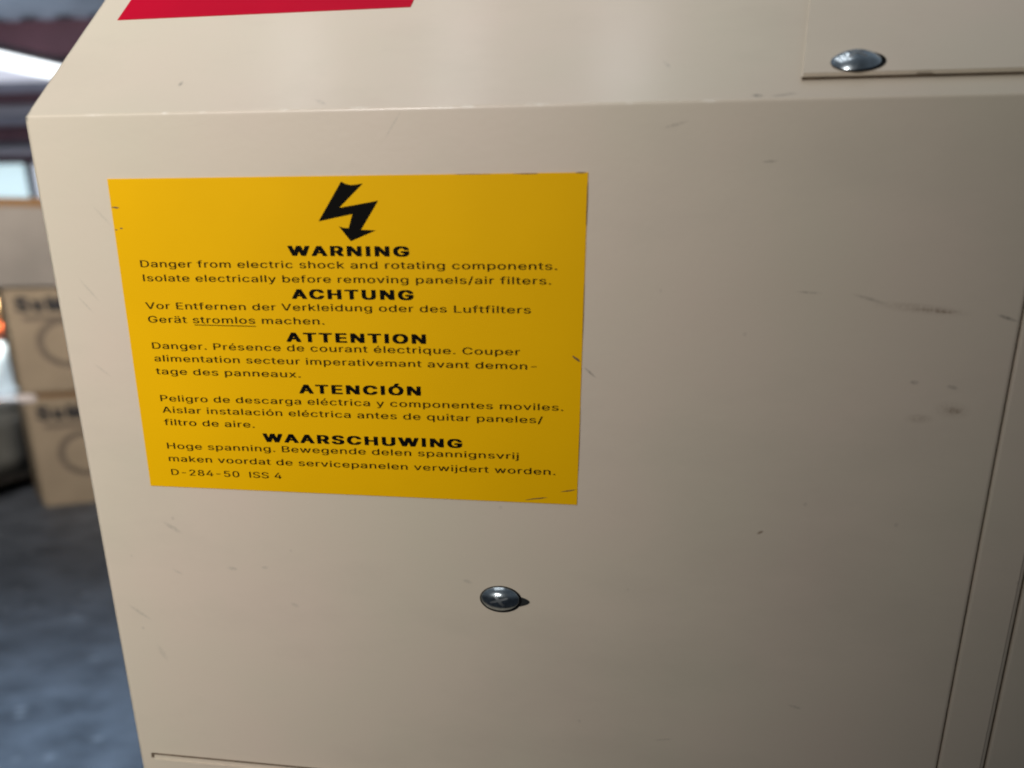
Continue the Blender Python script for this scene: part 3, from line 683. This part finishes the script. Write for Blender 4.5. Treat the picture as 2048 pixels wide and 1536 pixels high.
# dark strip put in for the shadow gap; it carries the upper carton
sp = finish("gap_shade_spacer", box_bm(0.02, 0.83, 0.02, 0.38, 0.531, 0.5545), M_TAPE)
sp.matrix_basis = Matrix.Translation((-3.66, 4.55, 0)) @ Matrix.Rotation(RZ, 4, "Z")
tag(sp, "thin dark strip filling the shadow gap between the two brown printed cartons", "board")

# film-wrapped load on a pallet behind them
pal = thing("pallet", "dark low wooden pallet under the grey wrapped load", "pallet", (-4.5, 4.6, 0))
for y in (3.9, 4.55, 5.1):
    hang(finish("runner", box_bm(-5.2, -3.995, y - 0.05, y + 0.05, 0.0, 0.075), M_PALLET), pal)
hang(finish("deck", box_bm(-5.2, -3.99, 3.8, 5.2, 0.0755, 0.0975, 0.003), M_PALLET), pal)
bm = box_bm(-5.15, -3.985, 3.85, 5.15, 0.099, 0.445, 0.03, 3)
bmesh.ops.subdivide_edges(bm, edges=bm.edges[:], cuts=3, use_grid_fill=True)
for v in bm.verts:
    v.co += Vector((random.uniform(-.006, .006), random.uniform(-.006, .006), 0))
wl_ = finish("wrapped_load", bm, M_WRAP, smooth=True)
tag(wl_, "low grey load in stretch film on the dark pallet at far left", "load")

# bright drum far behind
bm = bmesh.new()


def lathe(prof, cx, cy, n=32, bm=None, sx=1.0):
    bm = bm or bmesh.new()
    rings = [[bm.verts.new((cx + sx * r * math.cos(2 * math.pi * i / n), cy + r * math.sin(2 * math.pi * i / n), z)) for i in range(n)] for r, z in prof]
    for a, b in zip(rings, rings[1:]):
        for i in range(n):
            j = (i + 1) % n
            bm.faces.new((a[i], a[j], b[j], b[i]))
    bm.faces.new(rings[0][::-1])
    bm.faces.new(rings[-1])
    return bm


drum = thing("drum", "pale blue plastic drum with an orange band and peach top behind the cartons", "drum", (-6.95, 8.6, 0))
hang(finish("barrel", lathe([(.36, 0), (.385, .03), (.40, .17), (.41, .29), (.40, .41), (.375, .465), (.34, .476)], -6.95, 8.6), M_WHITE, smooth=True), drum)
hang(finish("band", lathe([(.37, .477), (.39, .49), (.39, .565), (.37, .58)], -6.95, 8.6), M_ORANGE, smooth=True), drum)
hang(finish("lid", lathe([(.37, .581), (.37, .70), (.33, .76), (.22, .78), (.10, .79)], -6.95, 8.6), M_PEACH, smooth=True), drum)

# ------------------------------------------------------------------ the cabinet
XL, XR, XR2 = -0.3637, 0.1018, 0.1248
ZB = 0.10
cab = thing("metal_cabinet", "cream enamelled sheet metal cabinet with a sloping top and yellow warning sticker", "cabinet", (-0.1, 0.3, 0))


def sheet(name, x0, x1, left_flange, rows):
    """folded sheet: rows are (base y, base z, normal, is_bend)"""
    r, fl = 0.0022, 0.024
    cols = []
    if left_flange:
        cols += [(x0, fl, True), (x0, r + .004, True)]
        for k in range(0, 5):
            a = math.radians(90 * k / 4)
            cols.append((x0 + r * (1 - math.sin(a)), r * (1 - math.cos(a)) * 0 + r * math.cos(a) * 1.0, True))
        cols = cols[:-1] + [(x0 + r, 0.0, False)]
    else:
        cols += [(x0, .004, False), (x0, .0008, False), (x0 + .0008, 0, False)]
    m = 24
    for k in range(1, m):
        cols.append((x0 + r + (x1 - x0 - r - .0008) * k / m, 0, False))
    cols.insert(len(cols) - m + 1, (x0 + r + .0012 if left_flange else x0 + .0018, 0, False))
    cols.append((x1 - .0018, 0, False))
    cols += [(x1 - .0008, 0, False), (x1, .0008, False), (x1, .003, False)]
    bm = bmesh.new()
    grid = []
    for (y, z, nr, bend) in rows:
        grid.append([bm.verts.new(Vector((x, y, z)) - nr * inset) for x, inset, _ in cols])
    for i in range(len(rows) - 1):
        for j in range(len(cols) - 1):
            if rows[i][3] and rows[i + 1][3] and (cols[j][2] and cols[j + 1][2]) and j < 3:
                continue
            bm.faces.new((grid[i][j], grid[i][j + 1], grid[i + 1][j + 1], grid[i + 1][j]))
    bmesh.ops.remove_doubles(bm, verts=bm.verts, dist=1e-6)
    return finish(name, bm, M_CREAM, cab, smooth=True)


def bend_rows(zb, vtop):
    R = 0.0013
    tl = R * math.tan(TH / 2)
    nf = Vector((0, -1, 0))
    rows = []
    z1 = CREASE - tl
    for k in range(0, 9):
        rows.append((0.0, zb + (z1 - 0.0009 - zb) * k / 8, nf, False))
    rows.append((0.0, z1 - 0.0009, nf, True))
    n = 8
    for k in range(n + 1):
        a = TH * k / n
        nr = Vector((0, -math.cos(a), math.sin(a)))
        p = Vector((0, R, z1)) + nr * R
        rows.append((p.y, p.z, nr, True))
    st = slope(0, tl + 0.0009)
    rows.append((st.y, st.z, NRM, True))
    rows.append((st.y, st.z, NRM, False))
    for k in range(1, 7):
        p = slope(0, tl + 0.0009 + (vtop - tl - 0.0009) * k / 6)
        rows.append((p.y, p.z, NRM, False))
    # fold over into the flat top
    p = slope(0, vtop)
    for k in range(1, 5):
        a = TH + (math.pi / 2 - TH) * k / 4
        nr = Vector((0, -math.cos(a), math.sin(a)))
        c = p - NRM * R + nr * R
        rows.append((c.y, c.z, nr, False))
    rows.append((c.y + 0.42, c.z, nr, False))
    return rows


VTOP = 0.235
fp = sheet("front_panel", XL, XR, True, bend_rows(ZB, VTOP))
ps = sheet("corner_post", XR + 0.0008, XR2, False, bend_rows(ZB, VTOP))
nb = sheet("end_panel", XR2 + 0.0011, XR2 + 0.34, False, bend_rows(ZB, VTOP))
# inner body behind the folded sheets
bm = bmesh.new()
ptop = slope(0, VTOP)
prof = [(0.0035, ZB), (0.0035, CREASE - 0.003), (ptop.y + 0.006, ptop.z - 0.013), (ptop.y + 0.42, ptop.z - 0.013), (ptop.y + 0.42, ZB)]
x0, x1 = XL + 0.0012, XR2 + 0.339
A = [bm.verts.new((x0, y, z)) for y, z in prof]
B = [bm.verts.new((x1, y, z)) for y, z in prof]
for i in range(5):
    j = (i + 1) % 5
    bm.faces.new((A[i], A[j], B[j], B[i]))
bm.faces.new(A)
bm.faces.new(B[::-1])
finish("casing", bm, mat("dull_cream_paint", (0.30, 0.26, 0.20), 0.6, noise=0.15, nscale=12), cab)
finish("plinth", box_bm(XL + 0.02, x1 - 0.02, 0.03, ptop.y + 0.40, 0.0, ZB - 0.001, 0.004), mat("dark_grey_paint", (0.06, 0.06, 0.065), 0.6), cab)


def plate_on_slope(name, u0, u1, v0, v1, h0, h1, bev, material, parent, notch=None):
    bm = bmesh.new()
    pts = [(u0, v0)]
    if notch:
        pts += [(notch - .004, v0), (notch - .0025, v0 + .0007), (notch + .0025, v0 + .0007), (notch + .004, v0)]
    pts += [(u1, v0), (u1, v1), (u0, v1)]
    a = [bm.verts.new(slope(u, v, h0)) for u, v in pts]
    b = [bm.verts.new(slope(u, v, h1)) for u, v in pts]
    top = bm.faces.new(b)
    bm.faces.new(a[::-1])
    for i in range(len(pts)):
        j = (i + 1) % len(pts)
        bm.faces.new((a[i], a[j], b[j], b[i]))
    if bev:
        side = [e for e in top.edges if all(abs(v.co.x - u0) < 1e-6 for v in e.verts)]
        bmesh.ops.bevel(bm, geom=side, offset=0.0012, segments=3, affect="EDGES")
        rest = [e for e in bm.edges if all(abs((v.co - slope(0, v0, h1)).dot(NRM)) < 1e-6 and abs((v.co - slope(0, v0, h1)).dot(UPS)) < 1e-6 for v in e.verts)]
        bmesh.ops.bevel(bm, geom=rest, offset=bev, segments=2, affect="EDGES")
    return finish(name, bm, material, parent)


M_GAP_SHADE = mat("brown_gap_shade", (0.17, 0.13, 0.09), 0.9, spec=0.1, noise=0.3, nscale=120)  # shade of the gaps at the plate edges, put in as brown
ap = plate_on_slope("access_panel", -0.0021, 0.30, 0.0134, 0.21, 0.0014, 0.0027, 0.0006, M_CREAM, cab, notch=0.0485)
plate_on_slope("gap_shade", -0.0014, 0.30, 0.0137, 0.2095, 0.0001, 0.00138, 0, M_GAP_SHADE, ap)  # dark strip painted in for the shadow gap under the panel

# lower cover plate, just entering the picture at the bottom left
lp = finish("lower_cover", box_bm(-0.3548, 0.085, -0.0036, -0.0001, 0.22, 0.9670, 0.0022, 8), M_CREAM, cab)
finish("gap_shade", box_bm(-0.3553, 0.0855, -0.0012, -0.0001, 0.2195, 0.9675), M_GAP_SHADE, lp)  # dark strip for the gap line around the cover

# red sticker on the slope
bm = bmesh.new()
q = [(-0.3470, 0.0852), (-0.1910, 0.0866), (-0.1900, 0.158), (-0.3460, 0.158)]
a = [bm.verts.new(slope(u, v, 0.00005)) for u, v in q]
b = [bm.verts.new(slope(u, v, 0.00025)) for u, v in q]
bm.faces.new(b)
for i in range(4):
    j = (i + 1) % 4
    bm.faces.new((a[i], a[j], b[j], b[i]))
rs = finish("red_sticker", bm, M_RED, cab)
rs["label"] = "plain crimson sticker on the sloping top"

# yellow warning sticker
bm = bmesh.new()
q = [(-0.3273, 1.1299), (-0.0924, 1.1300), (-0.0901, 1.2753), (-0.3247, 1.2747)]
a = [bm.verts.new((x, -0.00002, z)) for x, z in q]
b = [bm.verts.new((x, -0.00036, z)) for x, z in q]
bm.faces.new(b)
for i in range(4):
    j = (i + 1) % 4
    bm.faces.new((a[i], a[j], b[j], b[i]))
stk = finish("warning_sticker", bm, M_YELLOW, cab)
stk["label"] = "yellow electric shock warning sticker in five languages"

YT = -0.00044
BOLT = [(-0.2058, 1.2727), (-0.2037, 1.2717), (-0.2011, 1.2712), (-0.1984, 1.2714), (-0.1953, 1.2718), (-0.2076, 1.2620),
        (-0.1883, 1.2648), (-0.1975, 1.2529), (-0.1942, 1.2528), (-0.1903, 1.2526), (-0.2030, 1.2481), (-0.2085, 1.2544),
        (-0.2063, 1.2537), (-0.2036, 1.2536), (-0.2014, 1.2594), (-0.2184, 1.2564)]
bm = bmesh.new()
f = bm.faces.new([bm.verts.new((x, YT, z)) for x, z in BOLT])
f.normal_update()
bmesh.ops.triangulate(bm, faces=[f])
finish("lightning_arrow", bm, M_BLACK, stk)


def heading(body, x0, x1, z, dz):
    bm = place_text(text_bm(body, 0.043, 0.105), x0, x1, z, 0.0040, YT, dz, CAP)
    finish("heading", bm, M_BLACK, stk)


def paragraph(name, lines, underline=None):
    out = bmesh.new()
    for body, x0, x1, z, dz in lines:
        b = place_text(text_bm(body, 0.011, 0.03), x0, x1, z, 0.00305, YT, dz, CAP)
        me = bpy.data.meshes.new("line")
        b.to_mesh(me)
        b.free()
        out.from_mesh(me)
        bpy.data.meshes.remove(me)
    if underline:
        x0, x1, z = underline
        out.faces.new([out.verts.new(p) for p in ((x0, YT, z), (x1, YT, z - .0002), (x1, YT, z - .00055), (x0, YT, z - .00035))])
    finish(name, out, M_INK, stk)


heading("WARNING", -0.2352, -0.1744, 1.2420, -.0002)
paragraph("paragraph", [("Danger from electric shock and rotating components.", -0.3138, -0.1036, 1.2366, -.0002),
                        ("Isolate electrically before removing panels/air filters.", -0.3135, -0.1063, 1.2303, 0)])
heading("ACHTUNG", -0.2353, -0.1733, 1.2232, 0)
paragraph("paragraph", [("Vor Entfernen der Verkleidung oder des Luftfilters", -0.3144, -0.1160, 1.2177, .0002),
                        ("Gerät stromlos machen.", -0.3141, -0.2195, 1.2114, .0003)], (-0.2889, -0.2558, 1.2108))
heading("ATTENTION", -0.2403, -0.1680, 1.2037, .0002)
paragraph("paragraph", [("Danger. Présence de courant électrique. Couper", -0.3140, -0.1213, 1.1991, .0004),
                        ("alimentation secteur imperativemant avant demon-", -0.3139, -0.1132, 1.1931, .0001),
                        ("tage des panneaux.", -0.3141, -0.2345, 1.1869, .0001)])
heading("ATENCIÓN", -0.2361, -0.1718, 1.1796, .0005)
paragraph("paragraph", [("Peligro de descarga eléctrica y componentes moviles.", -0.3138, -0.0999, 1.1737, .0011),
                        ("Aislar instalación eléctrica antes de quitar paneles/", -0.3137, -0.1100, 1.1680, .0007),
                        ("filtro de aire.", -0.3137, -0.2625, 1.1618, .0002)])
heading("WAARSCHUWING", -0.2587, -0.1513, 1.1552, .0005)
paragraph("paragraph", [("Hoge spanning. Bewegende delen spannignsvrij", -0.3140, -0.1222, 1.1498, .0014),
                        ("maken voordat de servicepanelen verwijdert worden.", -0.3141, -0.1035, 1.1433, .0009)])
paragraph("code_line", [("D-284-50  ISS 4", -0.3138, -0.2504, 1.1362, .0004)])

# nicks in the sticker and thin dark lines along its edges
M_STICKER_MARK = mat("scrape_and_edge_line", (0.20, 0.11, 0.02), 0.6, noise=0.5, nscale=600)
for x, z, a_, w_, ang in ((-0.3228, 1.2626, .0022, .0004, 4), (-0.3212, 1.2536, .0009, .0004, 0), (-0.3240, 1.2530, .0007, .0003, 0),
                          (-0.0940, 1.1985, .0022, .0006, 35), (-0.1130, 1.1322, .0060, .0003, -8), (-0.0965, 1.1368, .0040, .0003, -10),
                          (-0.1180, 1.2750, .0060, .00025, 0), (-0.0935, 1.2752, .0025, .00028, 0), (-0.1420, 1.27505, .0090, .00016, 0),
                          (-0.09035, 1.2630, .0100, .00022, 91), (-0.0910, 1.2200, .0130, .00014, 91), (-0.0918, 1.1620, .0150, .00012, 91)):
    bm = bmesh.new()
    a = math.radians(ang)
    P = []
    for k in range(10):
        t = 2 * math.pi * k / 10
        e, g = a_ * math.cos(t) * random.uniform(.8, 1.15), w_ * math.sin(t) * random.uniform(.6, 1.2)
        P.append(bm.verts.new((x + e * math.cos(a) + g * math.sin(a), YT + .00004, z - e * math.sin(a) + g * math.cos(a))))
    bm.faces.new(P)
    finish("sticker_mark", bm, M_STICKER_MARK, stk)


def screw(name, to_world, rx, rz, h, turn, rim=0.03):
    """oval pan head screw with a cross recess; to_world maps (across, along, out) to a point"""
    bm = bmesh.new()
    n, m = 40, 9
    dome = lambda q: 0.06 + 0.94 * (1 - q ** 2.4)
    prof = [(0.985, 0.0)] + [(q, dome(q)) for q in (0.985, 0.95, 0.89, 0.81, 0.71, 0.59, 0.46, 0.32, 0.16)]
    rings = [[bm.verts.new((r * math.cos(2 * math.pi * i / n), r * math.sin(2 * math.pi * i / n), z)) for i in range(n)] for r, z in prof]
    for a, b in zip(rings, rings[1:]):
        for i in range(n):
            j = (i + 1) % n
            bm.faces.new((a[i], a[j], b[j], b[i]))
    bm.faces.new(rings[-1])
    for v in bm.verts:
        v.co = to_world(v.co.x * rx, v.co.y * rz, v.co.z * h)
    head = finish(name, bm, M_ZINC, cab, smooth=True)
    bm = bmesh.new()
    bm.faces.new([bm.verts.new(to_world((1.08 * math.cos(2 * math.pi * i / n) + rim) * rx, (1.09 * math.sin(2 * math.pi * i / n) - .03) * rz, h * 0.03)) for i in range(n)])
    finish("screw_shade_disc", bm, M_SCREW_SHADE, head)  # flat dark disc paints the shade round the head, shifted like a cast shadow
    bm = bmesh.new()
    for q in (0, math.pi / 2):
        c, s = math.cos(turn + q), math.sin(turn + q)
        prev = None
        for k in range(9):
            t = -0.50 + k * 0.125
            w = 0.085 if 0 < k < 8 else 0.055
            pair = []
            for e in (-w, w):
                x, y = t * c - e * s, t * s + e * c
                pair.append(bm.verts.new(to_world(x * rx, y * rz, h * (dome(math.hypot(x, y)) + (0.012 if q else 0.016)))))
            if prev:
                bm.faces.new((prev[0], pair[0], pair[1], prev[1]))
            prev = pair
    finish("cross_recess", bm, M_RECESS, head)
    return head


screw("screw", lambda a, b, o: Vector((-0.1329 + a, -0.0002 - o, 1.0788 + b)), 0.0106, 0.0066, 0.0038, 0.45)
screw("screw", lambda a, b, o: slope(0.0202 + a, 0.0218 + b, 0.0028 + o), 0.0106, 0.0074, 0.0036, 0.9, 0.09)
# shadow tail painted as a dark oval over the slot beside the lower screw
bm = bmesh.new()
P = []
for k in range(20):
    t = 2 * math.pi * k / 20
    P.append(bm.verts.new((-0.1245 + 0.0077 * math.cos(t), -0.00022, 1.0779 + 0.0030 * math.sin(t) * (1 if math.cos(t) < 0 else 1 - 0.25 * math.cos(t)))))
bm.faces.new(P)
finish("screw_shadow_slot", bm, mat("slot_shade", (0.022, 0.024, 0.024), 0.7, spec=0.1), cab)
